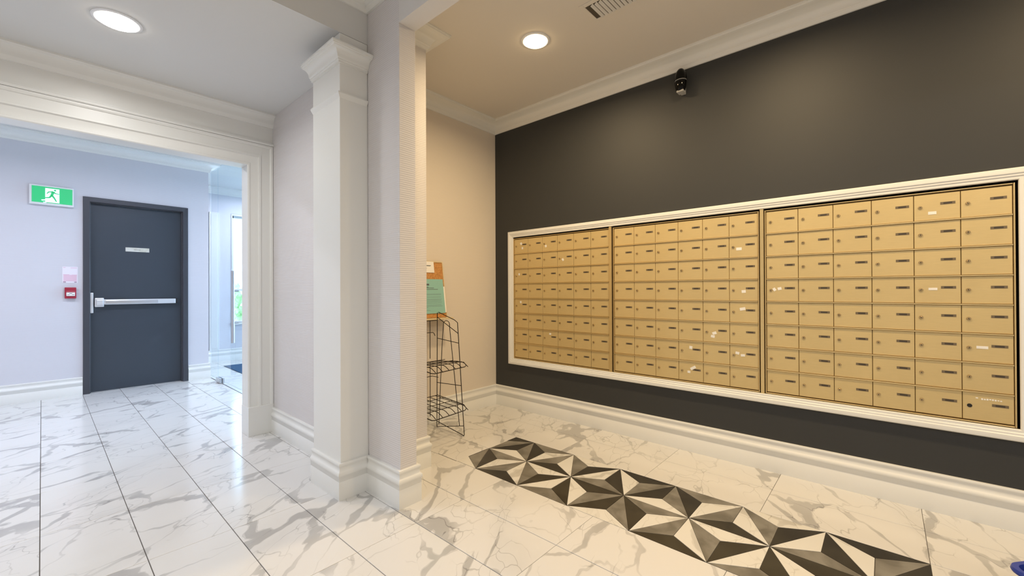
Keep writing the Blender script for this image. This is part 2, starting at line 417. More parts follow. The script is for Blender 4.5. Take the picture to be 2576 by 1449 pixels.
# ceilings
struct('ceiling', MBox(PX1, XR+.25, YMIN, YB+.12, ZC, ZC+.12), nook_ceil, 'beige painted ceiling of the mailbox alcove')
struct('ceiling', MBox(XMIN-.12, PX0, YMIN, 2.19, ZU, ZU+.12), ceil_paint, 'white ceiling of the lobby')
struct('ceiling', MBox(XMIN-.12, XS, 2.19, YH, ZL, ZU+.12), ceil_paint, 'dropped white ceiling between beam and cased opening')
struct('ceiling', MBox(-3.52, 4.62, YH+.13, YV+.2, ZC, ZC+.12), ceil_paint, 'white ceiling of the hall and vestibule beyond')

# ------------------------------------------------------------------ baseboards, crowns
BB = [(0, 0), (.018, 0), (.018, .094), (.0165, .096), (.0165, .099), (.018, .101), (.018, .122), (.021, .126), (.0225, .134), (.021, .143), (.016, .149), (.0125, .153), (.0105, .163), (.0115, .174), (.0155, .181), (.0155, .188), (.013, .193), (0, .193)]
def bb(name, path, label):
    o = struct(name, MB().sweep(path, BB), white_trim, label); smooth(o, 50); return o
bb('baseboard_right', [(XR, YMIN), (XR, YB), (1.629, YB), (1.629, 2.18), (PX1, 2.18), (PX1, PY0), (PX0, PY0), (PX0, 2.19)][0:2]+[(1.629, YB)], 'tall white moulded baseboard under the mailboxes')
bb('baseboard_stub', [(1.629, YB-.02), (1.629, 2.18), (PX1, 2.18), (PX1, PY0), (PX0, PY0), (PX0, 2.172)], 'white moulded baseboard round the pier and wall block')
bb('baseboard_side', [(XS, 2.53), (XS, 3.664)], 'white moulded baseboard between pilaster and cased opening')
bb('baseboard_door', [(DX0-.002, YD), (-3.4, YD)], 'white baseboard left of the slate door')
bb('baseboard_door_right', [(1.432, YD+.16), (1.432, YD), (DX1+.002, YD)], 'white baseboard right of the slate door')
bb('baseboard_vestibule', [(4.5, YV), (-.1, YV)], 'white baseboard of the vestibule end wall')
bb('baseboard_rear', [(XMIN, 3.66), (XMIN, YMIN), (PX0, YMIN)], 'white baseboard of the lobby')
def crown(zc, h=.1, p=.115):
    P = [(0, -h), (.010, -h), (.012, -h*.90), (.016, -h*.86), (.017, -h*.80), (.022, -h*.76)]
    for t in [0, .15, .3, .45, .6, .75, .9, 1]:
        a = t*math.pi/2; P.append((.022+(p-.040)*(1-math.cos(a)), -h*.76+(h*.76-.022)*math.sin(a)))
    P += [(p-.014, -.020), (p-.006, -.018), (p-.004, -.010), (p, -.008), (p, 0), (0, 0)]
    return [(d, zc+z) for d, z in P]
def cr(name, path, zc, label, **k):
    o = struct(name, MB().sweep(path, crown(zc, **k)), white_trim, label); smooth(o, 40); return o
cr('trim_2', [(XR, YMIN), (XR, YB), (1.629, YB), (1.629, 2.18), (PX1, 2.18)], ZC, 'white crown moulding round the alcove ceiling')
cr('trim_3', [(PX0, YMIN), (PX0, 2.19), (XMIN, 2.19), (XMIN, YMIN)][::-1][::-1], ZU, 'white crown moulding round the raised lobby ceiling')
cr('trim_4', [(1.432, YD+.16), (1.432, YD), (-3.4, YD)], ZC, 'white crown moulding above the slate door')
cr('trim_5', [(4.5, YV), (-.1, YV)], ZC, 'white crown moulding of the vestibule')

# cased opening: plane y = YH, proud towards the viewer
my = lambda u, v, w_: (u, YH-w_, v)
CAS = [(-.002, 0), (-.002, .010), (.004, .016), (.014, .016), (.018, .012), (.066, .012), (.070, .014), (.076, .026), (.088, .026), (.090, .020), (.150, .020), (.152, .026), (.160, .031), (.173, .031), (.175, 0)]
cas = MB().sweep([(OX1, .21), (OX1, OZ), (OX0, OZ), (OX0, .21)][::-1], CAS, my)
o = struct('trim_6', cas, white_trim, 'white stepped casing round the wide opening'); smooth(o, 30)
ent = [(0, 2.272), (.030, 2.272), (.034, 2.278), (.034, 2.288), (.026, 2.292), (.026, 2.300), (.012, 2.304), (.012, 2.416), (.024, 2.418), (.030, 2.432), (.036, 2.440)]
for t in [0, .2, .4, .6, .8, 1]:
    a = t*math.pi/2; ent.append((.038+.034*(1-math.cos(a)), 2.444+.052*math.sin(a)))
ent += [(.074, 2.500), (.078, 2.503), (.078, ZL), (0, ZL)]
o = struct('trim_7', MB().sweep([(XS, YH), (XMIN, YH)], ent), white_trim, 'white entablature with cornice above the cased opening'); smooth(o, 30)
pl = MB().box(OX1-.004, XS-.001, YH-.034, YH, 0, .222).box(OX1-.004, OX1+.0, YH-.001, YH+.131, 0, .222)
struct('trim_8', pl, white_trim, 'plain white plinth block at the foot of the casing', bev=.004)

# ------------------------------------------------------------------ pilaster
SX0, SY0, SY1 = 1.068, 2.19, 2.526
pil = thing('pilaster', 'white square pilaster with moulded capital standing in front of the papered wall', 'pilaster', ((SX0+PX0)/2, 2.36, 0))
obj('shaft', MB().box(SX0, XS-.0008, SY0, SY1, .18, ZL-.001), white_trim, pil, bev=.003)
pp = [(PX0-.001, SY0), (SX0, SY0), (SX0, SY1)]
# the path runs so that "left" points away from the shaft
def flip(prof): return prof
o = obj('base', MB().sweep(pp, flip(BB)), white_trim, pil); smooth(o, 50)
core = MB().box(SX0+.004, XS-.001, SY0+.004, SY1-.004, 0, .18); obj('plinth', core, white_trim, pil)
CAP = [(0, 2.348), (.010, 2.349), (.010, 2.357), (.016, 2.360), (.016, 2.366), (.022, 2.370), (.024, 2.375)]
for t in [.15, .3, .45, .6, .75, .9, 1]:
    a = t*math.pi/2; CAP.append((.024+.034*(1-math.cos(a)), 2.375+.032*math.sin(a)))
CAP += [(.060, 2.411), (.066, 2.412), (.067, 2.418), (.071, 2.419), (.071, 2.428), (0, 2.428)]
o = obj('capital', MB().sweep(pp, flip(CAP)), white_trim, pil); smooth(o, 22)
BND = [(0, 2.162), (.0145, 2.183), (.0145, 2.190), (0, 2.192)]
obj('band', MB().sweep(pp, flip(BND)), white_trim, pil)

# ------------------------------------------------------------------ slate service door
door = thing('door_1', 'slate grey service door with horizontal panic bar in the lilac wall', None, ((DX0+DX1)/2, YD, 0), kind='structure')
LX0, LX1, LZ = .356, 1.158, 2.108; YL = 6.575
fp = [(0, -.012), (0, .03), (.006, .03), (.02, .028), (.046, .030), (.052, .026), (.054, -.004), (.066, -.006), (.066, -.045), (0, -.045)]
fr_ = MB().sweep([(DX0, 0), (DX0, DZ), (DX1, DZ), (DX1, 0)], [(-d, w_) for d, w_ in [(-0.0, -.15), (-.0, .016), (.004, .020), (.050, .020), (.054, .016), (.054, -.012), (.062, -.014), (.062, -.15)]], lambda u, v, w_: (u, YD-w_, v))
obj('door_frame', fr_, frame_paint, door, bev=.002)
obj('door_leaf', MBox(LX0, LX1, YL, YL+.045, .006, LZ), door_paint, door, bev=.002)
pb = obj('panic_bar', MB().box(.455, 1.095, YL-.058, YL-.020, .974, 1.030), steel_l, door, bev=.004)
obj('touch_pad', MB().box(.475, .930, YL-.064, YL-.056, .984, 1.020), steel, pb, bev=.003)
obj('latch_case', MB().box(.388, .462, YL-.052, YL, .948, 1.048).box(.400, .458, YL-.070, YL-.05, .968, 1.030), steel_l, pb, bev=.006)
obj('end_cap', MB().box(1.095, 1.122, YL-.050, YL, .976, 1.028), black_pl, pb, bev=.006)
obj('rail_bracket', MB().box(.46, 1.10, YL-.022, YL, .985, 1.018), black_pl, pb)
obj('strike', MBox(.352, .378, YL-.045, YL-.006, .882, 1.106), steel_l, door, bev=.004)['label'] = 'brushed steel latch strike'
np1 = obj('name_plate', MBox(.644, .854, YL-.006, YL, 1.584, 1.632), brass_l, door, bev=.002)
np1['label'] = 'pale brass name plate'
tb = MB()
for i in range(7): tb.box(.718+i*.0085, .718+i*.0085+.0055, YL-.0066, YL-.006, 1.603, 1.612)
pline('lettering', tb, mat('plate_engraving', (.26, .26, .21), .6), np1)

# ------------------------------------------------------------------ exit sign, notice, call point
es = thing('exit_sign', 'green and white illuminated exit sign with running figure left of the slate door', 'sign', (.07, YD, 2.02))
EX0, EX1, EZ0, EZ1, EY = -.088, .228, 2.022, 2.225, YD-.035
obj('housing', MBox(EX0, EX1, EY, YD-.001, EZ0, EZ1), white_pl, es, bev=.006)
obj('green_panel', MBox(EX0+.018, EX1-.012, EY-.004, EY+.001, EZ0+.022, EZ1-.016), exit_g, es)
dx0, dx1 = .022, .122
obj('white_doorway', MB().box(dx0, dx1, EY-.0055, EY-.004, 2.050, 2.196).add([(-.006, EY-.0055, 2.072), (dx0, EY-.0055, 2.078), (dx0, EY-.0055, 2.066), (-.002, EY-.0055, 2.062)], [(0, 1, 2, 3)]).box(.008, .03, EY-.0055, EY-.004, 2.044, 2.052), exit_w, es)
fg = MB(); y_ = EY-.0068
def limb(a, b, r1, r2):
    a = Vector((a[0], 0, a[1])); b = Vector((b[0], 0, b[1])); d = (b-a).normalized(); n = Vector((-d.z, 0, d.x))
    pts = [a+n*r1, a-n*r1, b-n*r2, b+n*r2]; m_ = 4
    vs = [(p.x, y_, p.z) for p in pts]+[(p.x, y_+.0013, p.z) for p in pts]
    fg.add(vs, [(0, 1, 2, 3), (7, 6, 5, 4)]+[(i, (i+1) % 4, 4+(i+1) % 4, 4+i) for i in range(4)])
limb((.079, 2.166), (.067, 2.124), .011, .009)
fg.cyl((.091, y_, 2.180), (.091, y_+.0013, 2.180), .0085, 14)
limb((.077, 2.164), (.046, 2.158), .006, .004); limb((.047, 2.160), (.034, 2.138), .0045, .003)
limb((.080, 2.160), (.098, 2.146), .006, .004); limb((.097, 2.147), (.121, 2.146), .004, .003)
limb((.068, 2.128), (.052, 2.100), .008, .006); limb((.054, 2.101), (.018, 2.094), .006, .004)
limb((.068, 2.128), (.086, 2.098), .008, .006); limb((.085, 2.100), (.101, 2.064), .006, .004)
obj('running_figure', fg, exit_g, es)
nt_ = thing('wall_notice', 'white and pink printed notice sheet above the red call point', 'notice', (.2, YD, 1.21))
obj('sheet', MBox(.143, .258, YD-.003, YD-.0005, 1.212, 1.388), mat('notice_paper', (.84, .80, .87), .6), nt_)
obj('pink_block', MB().box(.152, .250, YD-.0042, YD-.003, 1.232, 1.300), pink, nt_)
pbk = MB().box(.150, .168, YD-.0052, YD-.003, 1.376, 1.381).box(.205, .252, YD-.0052, YD-.003, 1.372, 1.378).box(.150, .195, YD-.0052, YD-.004, 1.300, 1.306).box(.215, .252, YD-.0052, YD-.004, 1.297, 1.303)
pline('printed_line', pbk, pink, nt_)
pline('printed_line', MB().box(.150, .170, YD-.0052, YD-.004, 1.220, 1.227).box(.232, .250, YD-.0052, YD-.004, 1.219, 1.226), pinkd, nt_)
cp = thing('fire_call_point', 'small red fire alarm call point on the wall left of the slate door', 'fire alarm', (.2, YD, 1.045))
obj('body', MBox(.160, .246, YD-.036, YD-.001, 1.047, 1.166), red_m, cp, bev=.005)
obj('pull_bar', MB().box(.172, .236, YD-.046, YD-.036, 1.074, 1.112), paper_m, cp, bev=.003)
obj('ledge', MB().box(.172, .236, YD-.040, YD-.036, 1.118, 1.128), mat('red_highlight', (.55, .10, .13), .4), cp)
pline('printed_line', MB().box(.194, .214, YD-.0468, YD-.046, 1.098, 1.103).box(.180, .196, YD-.0468, YD-.046, 1.086, 1.090).box(.214, .230, YD-.0468, YD-.046, 1.086, 1.090), ink, cp)

# ------------------------------------------------------------------ glass screen of the vestibule
XG = 1.452
sg = thing('glass_sidelight', 'fixed frameless glass panel at the end of the lilac wall', 'glass panel', (XG, 6.3, 0))
obj('glass_pane', MBox(XG-.005, XG+.005, 6.175, 6.50, .012, ZC-.10), glass, sg)
obj('floor_channel', MB().box(XG-.004, XG+.004, 6.175, 6.50, 0, .003), black_pl, sg)
gd = thing('glass_door', 'frameless glass door with steel pull bar leading to the vestibule', 'door', (XG, 5.6, 0))
obj('glass_pane', MBox(XG-.005, XG+.005, 5.20, 6.165, .012, ZC-.10), glass, gd)
obj('patch_fitting', MB().box(XG-.026, XG-.0055, 6.00, 6.165, .004, .062).box(XG+.0055, XG+.026, 6.00, 6.165, .004, .062), steel, gd, bev=.003)
obj('pull_handle', MB().cyl((XG-.06, 5.34, .55), (XG-.06, 5.34, 1.34), .017, 14).cyl((XG-.06, 5.34, .77), (XG-.005, 5.34, .77), .010, 10).cyl((XG-.06, 5.34, 1.12), (XG-.005, 5.34, 1.12), .010, 10), steel, gd, sm=True)
obj('threshold', MB().box(XG-.004, XG+.004, 4.2, 5.98, .0, .003), black_pl, gd)
rg = thing('glass_sidelight', 'fixed frameless glass panel nearer the cased opening', 'glass panel', (XG, 4.6, 0))
obj('glass_pane', MBox(XG-.005, XG+.005, 3.93, 5.19, .012, ZC-.002), glass, rg)

# vestibule dressing
matm = MB().box(1.80, 3.1, 5.3, 7.36, 0.0, .008)
o = obj('entrance_mat', matm, mat_blue, None, bev=.003); o['label'] = 'dark blue entrance mat on the vestibule floor beyond the glass'; o['category'] = 'mat'
pnl = MB().sweep([(1.865, .193), (1.865, 2.36), (1.745, 2.36), (1.745, .193)][::-1], [(0, 0), (0, .018), (.02, .018), (.022, .012), (.098, .012), (.10, .018), (.12, .018), (.12, 0)], lambda u, v, w_: (u, YV-w_, v))
o = struct('trim_9', MB().box(1.735, 1.862, YV-.018, YV, .193, 2.36).box(1.755, 1.842, YV-.024, YV-.018, .22, 2.33), white_trim, 'white strip on the vestibule end wall standing in for glass reflections', bev=.003)  # pale strip stands in for reflections in the glass screen
win = thing('window_1', 'tall bright window in the vestibule end wall', None, ((WX0+WX1)/2, YV, WZ0), kind='structure')
wf = MB().box(WX0, WX0+.03, YV+.05, YV+.11, WZ0, WZ1).box(WX1-.03, WX1, YV+.05, YV+.11, WZ0, WZ1).box(WX0, WX1, YV+.05, YV+.11, WZ0, WZ0+.03).box(WX0, WX1, YV+.05, YV+.11, WZ1-.03, WZ1).box(WX0, WX1, YV+.05, YV+.10, 1.12, 1.15).box(2.58, 2.62, YV+.05, YV+.10, WZ0, WZ1)
obj('window_frame', wf, white_trim, win)
for a, b in ((WX0+.03, 2.58), (2.62, WX1-.03)):
    for c, d in ((WZ0+.03, 1.12), (1.15, WZ1-.03)): obj('pane', MBox(a, b, YV+.075, YV+.080, c, d), glass, win)
obj('window_sill', MB().box(WX0-.03, WX1+.03, YV-.03, YV+.05, WZ0-.025, WZ0), white_trim, win)
obj('window_casing', MB().sweep([(WX0, WZ0), (WX0, WZ1), (WX1, WZ1), (WX1, WZ0)], [(0, 0), (0, .008), (.016, .008), (.018, 0)], lambda u, v, w_: (u, YV-w_, v)), white_trim, win)
win2 = thing('window_2', 'unseen glazed entrance added to let daylight into the vestibule', None, (4.5, 5.75, 0), kind='structure')  # out of view, added so sky light reaches the vestibule
wf = MB()
for yy in (4.1, 5.17, 6.27, 7.34): wf.box(4.53, 4.59, yy, yy+.06, 0, 2.4)
wf.box(4.53, 4.59, 4.1, 7.4, 2.34, 2.4).box(4.53, 4.59, 4.1, 7.4, 0, .1)
obj('window_frame', wf, steel_l, win2)
for yy in (4.16, 5.23, 6.33): obj('pane', MBox(4.555, 4.562, yy, yy+1.01, .1, 2.34), glass, win2)

# outdoors
gb = obj('ground', MBox(-8, 20, 8.12, 30, -.3, -.02), ground_m); gb['label'] = 'pale paving outside the vestibule window'; gb['kind'] = 'structure'
gb = obj('ground', MBox(4.65, 24, -8, 8.12, -.3, -.02), ground_m); gb['label'] = 'pale paving outside the glazed entrance'; gb['kind'] = 'structure'
def hedge(name, x0, x1, y0, y1, h, label):
    m = MB(); nx, nz, ny = int((x1-x0)/.12), int(h/.12), int((y1-y0)/.12)
    for _ in range(int(nx*nz*3)):
        x = random.uniform(x0, x1); z = random.uniform(.05, h); y = y0+abs(random.gauss(0, .12)); s_ = random.uniform(.05, .11)
        a, b = random.random()*6.28, random.random()*3.14
        e1 = Vector((math.cos(a), math.sin(a)*.5, math.sin(b)))*s_; e2 = Vector((-math.sin(a), math.cos(b)*.6, math.cos(a)))*s_*.6
        c = Vector((x, y, z)); m.add([c-e1, c-e2, c+e1, c+e2], [(0, 1, 2, 3)])
    m.box(x0, x1, y0+.15, y1, 0, h-.08)
    o = obj(name, m, leaf_m); o['label'] = label; o['category'] = 'hedge'; return o
hedge('hedge', 1.4, 6.2, 12.0, 12.9, 1.25, 'green hedge outside the vestibule window, sunlight put into its colour')

# ------------------------------------------------------------------ mailboxes
MZ = [1.598-.1397*k for k in range(9)]
cols_u = [[2.627-.1659*k for k in range(7)], [1.586-.1652*k for k in range(7)], [.550-.1654*k for k in range(7)]]
DXP = 2.986   # door face plane
RAIL = .0046
def door_mesh(wd, ht):
    g_ = .0013; b = .0012; t = .012
    m = MB(); y0, y1, z0, z1 = -wd+g_, -g_, -ht+RAIL, -RAIL
    m.add([(b, y0, z0), (b, y1, z0), (b, y1, z1), (b, y0, z1), (0, y0+b, z0+b), (0, y1-b, z0+b), (0, y1-b, z1-b), (0, y0+b, z1-b), (t, y0, z0), (t, y1, z0), (t, y1, z1), (t, y0, z1)],
          [(4, 5, 6, 7), (0, 1, 5, 4), (1, 2, 6, 5), (2, 3, 7, 6), (3, 0, 4, 7), (8, 9, 1, 0), (9, 10, 2, 1), (10, 11, 3, 2), (11, 8, 0, 3)])
    return m
WD = .1655; HT = .1397
dm = mesh('mailbox_door', door_mesh(WD, HT), gold)
LY, LZ_ = -.024, -.0685
lm = MB().cyl((.002, 0, 0), (-.0045, 0, 0), .0090, 16, .0080).cyl((-.0045, 0, 0), (-.006, 0, 0), .0055, 12, .0045)
lk = mesh('lock', lm, lock_m); lk.materials.append(key_m)
lm2 = MB().cyl((.001, 0, 0), (-.002, 0, 0), .0088, 16); lk2 = mesh('lock', lm2, key_m)
kwm = MB().box(-.0066, -.0055, -.0011, .0011, -.0035, .0035)
lkfull = MB(); lkfull.v = list(lm.v); lkfull.f = list(lm.f)
# name plate: sunk slot with darker centre
pm = MB().box(-.0010, .002, -.026, .026, -.0062, .0062)
pmm = mesh('name_plate', pm, plate_m)
pmm.materials.append(plate_d)
kb = len(pmm.polygons)
pc = MB(); pc.v = list(pm.v); pc.f = list(pm.f); pc.box(-.0014, -.0008, -.015, .015, -.0040, .0040)
me2 = D.meshes.new('name_plate'); me2.from_pydata(pc.v, [], pc.f); me2.materials.append(plate_m); me2.materials.append(plate_d)
for p in me2.polygons:
    if p.index >= 6: p.material_index = 1
lc = MB(); lc.v = list(lm.v); lc.f = list(lm.f); n0 = len(lc.f); lc.box(-.0068, -.0058, -.0012, .0012, -.0036, .0036)
me3 = D.meshes.new('lock'); me3.from_pydata(lc.v, [], lc.f); me3.materials.append(lock_m); me3.materials.append(key_m)
for p in me3.polygons:
    if p.index >= n0: p.material_index = 1
names = ['gold mailbox bank of 48 doors nearest the alcove corner', 'middle gold mailbox bank of 48 doors between the two divider posts', 'gold mailbox bank of 48 doors farthest from the alcove corner']
stk = [(2.543, 1.551, .020, .022, 35), (2.528, 1.508, .018, .019, 0), (2.255, 1.508, .018, .020, 10), (2.072, 1.378, .016, .022, 30), (2.569, 1.265, .018, .020, -8), (2.551, 1.004, .018, .020, 5), (2.211, .729, .020, .016, 0),
       (.702, 1.377, .032, .018, 0), (.676, 1.103, .024, .018, 5), (.683, .991, .032, .018, 12), (.853, .825, .026, .018, 20), (.863, .803, .024, .017, -8), (1.006, .716, .020, .020, -5), (.715, .706, .022, .016, -10), (.683, .694, .024, .015, 5), (.992, .576, .038, .018, 32), (1.020, .546, .019, .016, 0),
       (-.179, 1.498, .030, .015, 0), (.507, 1.115, .015, .019, 35), (.480, 1.120, .020, .016, 12), (-.179, 1.115, .032, .012, 0), (-.344, .835, .038, .013, 0)]
def sticker_mesh(w_, h_):
    c = .002; vs = []
    for x in (-.0009, 0):
        vs += [(x, -w_/2, -h_/2), (x, w_/2, -h_/2), (x-c*.3, w_/2, h_/2), (x, -w_/2, h_/2)]
    return mesh('sticker', MB().add(vs, [(0, 1, 2, 3), (7, 6, 5, 4), (0, 1, 5, 4), (1, 2, 6, 5), (2, 3, 7, 6), (3, 0, 4, 7)]), paper_m)
FW = .0065
for ui, ys in enumerate(cols_u):
    ya, yb_ = ys[0], ys[6]; zt, zb = MZ[0], MZ[8]
    t = thing('mailbox_bank', names[ui], 'mailboxes', (DXP, (ya+yb_)/2, zb), group='gold mailbox banks set into the charcoal wall')
    O = ORG[t.name]
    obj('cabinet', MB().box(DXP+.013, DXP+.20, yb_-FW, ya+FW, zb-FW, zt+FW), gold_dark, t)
    f = MB()
    f.box(DXP-.007, DXP+.013, ya+.001, ya+FW, zb-FW, zt+FW).box(DXP-.007, DXP+.013, yb_-FW, yb_-.001, zb-FW, zt+FW)
    f.box(DXP-.006, DXP+.013, yb_, ya, zt+.001, zt+FW).box(DXP-.006, DXP+.013, yb_, ya, zb-FW, zb-.001)
    obj('face_frame', f, gold_rail, t, bev=.0012)
    for r in range(1, 8):
        obj('rail', MB().box(DXP-.0065, DXP+.006, yb_+.001, ya-.001, MZ[r]-.0032, MZ[r]+.0032), gold_rail, t)
    for r in range(8):
        for c in range(6):
            y0, z0 = ys[c], MZ[r]
            d = child('mailbox_door', dm, t, (0, y0-O.y, z0-O.z))
            if ui == 2 and r == 7 and c == 5: l_ = child('lock', lk2, d, (0, LY, LZ_)); l_['label'] = 'black lock hole'
            else:
                k = child('lock', me3, d, (0, LY, LZ_)); k.rotation_euler = (random.choice([0, 0, 0, .4, -.5, 1.57, .2]), 0, 0)
            child('name_plate', me2, d, (0, -.122, LZ_+.0125))
            for s_ in stk:
                if ys[c+1] < s_[0] < y0 and MZ[r+1] < s_[1] < z0:
                    q = child('sticker', sticker_mesh(s_[2], s_[3]), d, (-.0003, s_[0]-y0, s_[1]-z0), (math.radians(-s_[4]), 0, 0)); q['label'] = 'small white paper sticker'
            if ui == 2 and r == 7 and c == 5:
                gm = MB()
                for i in range(8): gm.box(-.0007, 0, -.062-i*.0085, -.068-i*.0085, -.034+random.uniform(-.002, .002), -.030+random.uniform(0, .003))
                gm.box(-.0007, 0, -.052, -.044, -.031, -.026)
                q = child('glue_mark', mesh('glue_mark', gm, paper_m), d, (0, 0, 0)); q['label'] = 'torn white sticker remains'
# posts between the banks and recess backing coloured dark to stand for shade
struct('trim_10', MB().box(2.974, 3.0, 1.6045, 1.6145+.012, ZW0+.003, ZW1-.003), gold_rail, 'gold divider post between the first two mailbox banks', bev=.002)
struct('trim_11', MB().box(2.974, 3.0, .558+.0035, .5855-.0035, ZW0+.003, ZW1-.003), gold_rail, 'gold divider post between the last two mailbox banks', bev=.002)
struct('trim_12', MB().box(3.190, 3.20, YM0, YM1, ZW0, ZW1).box(XR+.003, 3.19, YM0, YM0+.0015, ZW0, ZW1).box(XR+.003, 3.19, YM1-.0015, YM1, ZW0, ZW1).box(XR+.003, 3.19, YM0, YM1, ZW1-.0015, ZW1).box(XR+.003, 3.19, YM0, YM1, ZW0, ZW0+.0015), recess_m, 'lining of the mailbox recess with shade put into its dark colour')
# white picture-frame moulding
FP = [(0, 0), (0, .022), (.004, .027), (.012, .028), (.018, .026), (.021, .021), (.030, .020), (.033, .017), (.044, .016), (.048, .012), (.050, 0)]
fm = MB().sweep([(YM0+.004, ZW0+.005), (YM1-.004, ZW0+.005), (YM1-.004, ZW1-.005), (YM0+.004, ZW1-.005)], [(-d if True else d, w_) for d, w_ in [(0, 0), (0, .012), (.003, .016), (.014, .017), (.018, .021), (.026, .022), (.030, .026), (.044, .028), (.050, .027), (.055, .020), (.056, 0)]], lambda u, v, w_: (XR-w_, u, v), closed=True)
o = struct('trim_13', fm, white_trim, 'white moulded picture frame round the mailbox banks'); smooth(o, 30)

# ------------------------------------------------------------------ security sensor
se = thing('security_sensor', 'glossy black ceiling-edge security sensor on the charcoal wall', 'sensor', (XR, 1.045, 2.46))
def ell(c, rx, ry, rz, n=20, m_=12, lo=-1, hi=1):
    vs = []; fs = []
    for i in range(m_+1):
        a = math.asin(lo+(hi-lo)*i/m_) if False else (math.asin(lo)+(math.asin(hi)-math.asin(lo))*i/m_)
        for j in range(n):
            b = 2*math.pi*j/n; vs.append((c[0]+rx*math.cos(a)*math.cos(b), c[1]+ry*math.cos(a)*math.sin(b), c[2]+rz*math.sin(a)))
    for i in range(m_):
        for j in range(n): fs.append((i*n+j, i*n+(j+1) % n, (i+1)*n+(j+1) % n, (i+1)*n+j))
    fs += [tuple(range(n-1, -1, -1)), tuple(m_*n+j for j in range(n))]
    return MB().add(vs, fs)
hx, hy = 2.925, 1.043
obj('upper_shell', ell((hx, hy, 2.555), .036, .041, .084, lo=.03, hi=.93), gloss_bk, se, sm=True)
obj('seam', ell((hx, hy, 2.553), .0345, .0385, .05, lo=-.02, hi=.04), grey_pl, se, sm=True)
obj('lens_cover', ell((hx, hy, 2.550), .036, .039, .098, lo=-.72, hi=-.03), gloss_bk, se, sm=True)
obj('base_cap', MB().box(hx-.024, hx+.030, hy-.026, hy+.022, 2.470, 2.484).box(hx+.022, XR, hy-.016, hy+.016, 2.475, 2.585), grey_pl, se, bev=.004)

# ------------------------------------------------------------------ ceiling vent
VX0, VX1, VY1, VY0 = 2.086, 2.220, 1.285, .625
ve = thing('ceiling_vent', 'white slatted air vent in the alcove ceiling', 'vent', ((VX0+VX1)/2, (VY0+VY1)/2, ZC))
zc = ZC
obj('frame', MB().box(VX0-.028, VX1+.028, VY1, VY1+.028, zc-.004, zc).box(VX0-.028, VX1+.028, VY0-.028, VY0, zc-.004, zc).box(VX0-.028, VX0, VY0, VY1, zc-.004, zc).box(VX1, VX1+.028, VY0, VY1, zc-.004, zc), nook_ceil, ve, bev=.0015)
obj('duct_shade', MB().box(VX0, VX1, VY0, VY1, zc-.0012, zc-.0004), mat('duct_shade_paint', (.09, .075, .055), .9), ve)  # flat dark sheet paints the shade behind the slats
n_ = 25
sl = mesh('slat', MB().add([(0, 0, -.004), (0, .003, -.001), (0, .0175, -.010), (0, .0160, -.0125), (VX1-VX0, 0, -.004), (VX1-VX0, .003, -.001), (VX1-VX0, .0175, -.010), (VX1-VX0, .0160, -.0125)], [(0, 1, 2, 3), (7, 6, 5, 4), (0, 1, 5, 4), (1, 2, 6, 5), (2, 3, 7, 6), (3, 0, 4, 7)]), mat('vent_slat_paint', (.74, .72, .68), .6))
for i in range(n_):
    child('slat', sl, ve, (VX0-ORG[ve.name].x, VY0+.002+i*(VY1-VY0-.030)/n_-ORG[ve.name].y, -.0015))

# ------------------------------------------------------------------ downlights
def downlight(x, y, z, r, label, lens, col, power, group=None):
    t = thing('downlight', label, 'downlight', (x, y, z), group=group)
    m = MB(); n = 40; prof = [(r+.016, 0), (r+.016, -.003), (r+.013, -.005), (r+.003, -.007), (r, -.0055), (r, 0)]
    for d, zz in prof:
        for i in range(n): m.v.append((x+d*math.cos(2*math.pi*i/n), y+d*math.sin(2*math.pi*i/n), z+zz))
    for k in range(len(prof)-1):
        for i in range(n): m.f.append((k*n+i, k*n+(i+1) % n, (k+1)*n+(i+1) % n, (k+1)*n+i))
    obj('trim_ring', m, white_pl, t, sm=True)
    ln = MB(); ln.v.append((x, y, z-.020))
    for rr_, zz in ((r*.6, -.0190), (r*.88, -.0145), (r-.001, -.003)):
        for i in range(n): ln.v.append((x+rr_*math.cos(2*math.pi*i/n), y+rr_*math.sin(2*math.pi*i/n), z+zz))
    for i in range(n): ln.f.append((0, 1+i, 1+(i+1) % n))
    for k in range(2):
        for i in range(n): ln.f.append((1+k*n+i, 1+k*n+(i+1) % n, 1+(k+1)*n+(i+1) % n, 1+(k+1)*n+i))
    obj('lens', ln, lens, t, sm=True)
    ld = D.lights.new('lamp', 'AREA'); ld.shape = 'DISK'; ld.size = r*1.9; ld.energy = power; ld.color = col; ld.spread = math.radians(165)
    lo = D.objects.new('lamp', ld); COL.objects.link(lo); lo.parent = t; lo.location = (0, 0, -.023)
    return t
downlight(2.148, 1.700, ZC, .078, 'glowing round warm downlight in the alcove ceiling near the vent', lens_w, WARM, NOOK_W)
downlight(2.148, .45, ZC, .078, 'warm downlight in the alcove ceiling above the viewer', lens_w, WARM, NOOK_W)
downlight(2.148, -.9, ZC, .078, 'warm downlight in the alcove ceiling behind the viewer', lens_w, WARM, NOOK_W)
downlight(.258, 2.945, ZL, .084, 'glowing round white downlight in the dropped ceiling above the cased opening', lens_n, NEUT, LOW_W)
downlight(-1.5, 2.945, ZL, .084, 'white downlight in the dropped ceiling farther left', lens_n, NEUT, LOW_W)
for x, y, lb in ((-.9, 1.0, 'added lobby downlight left of the viewer'), (.15, -.9, 'added lobby downlight close behind the viewer'), (-.9, -1.7, 'added lobby downlight behind the viewer'), (-2.3, -.3, 'added lobby downlight near the left wall')):
    downlight(x, y, ZU, .084, lb, lens_n, NEUT, LOBBY_W)  # unseen lobby lamps, added to light the pilaster and pier faces
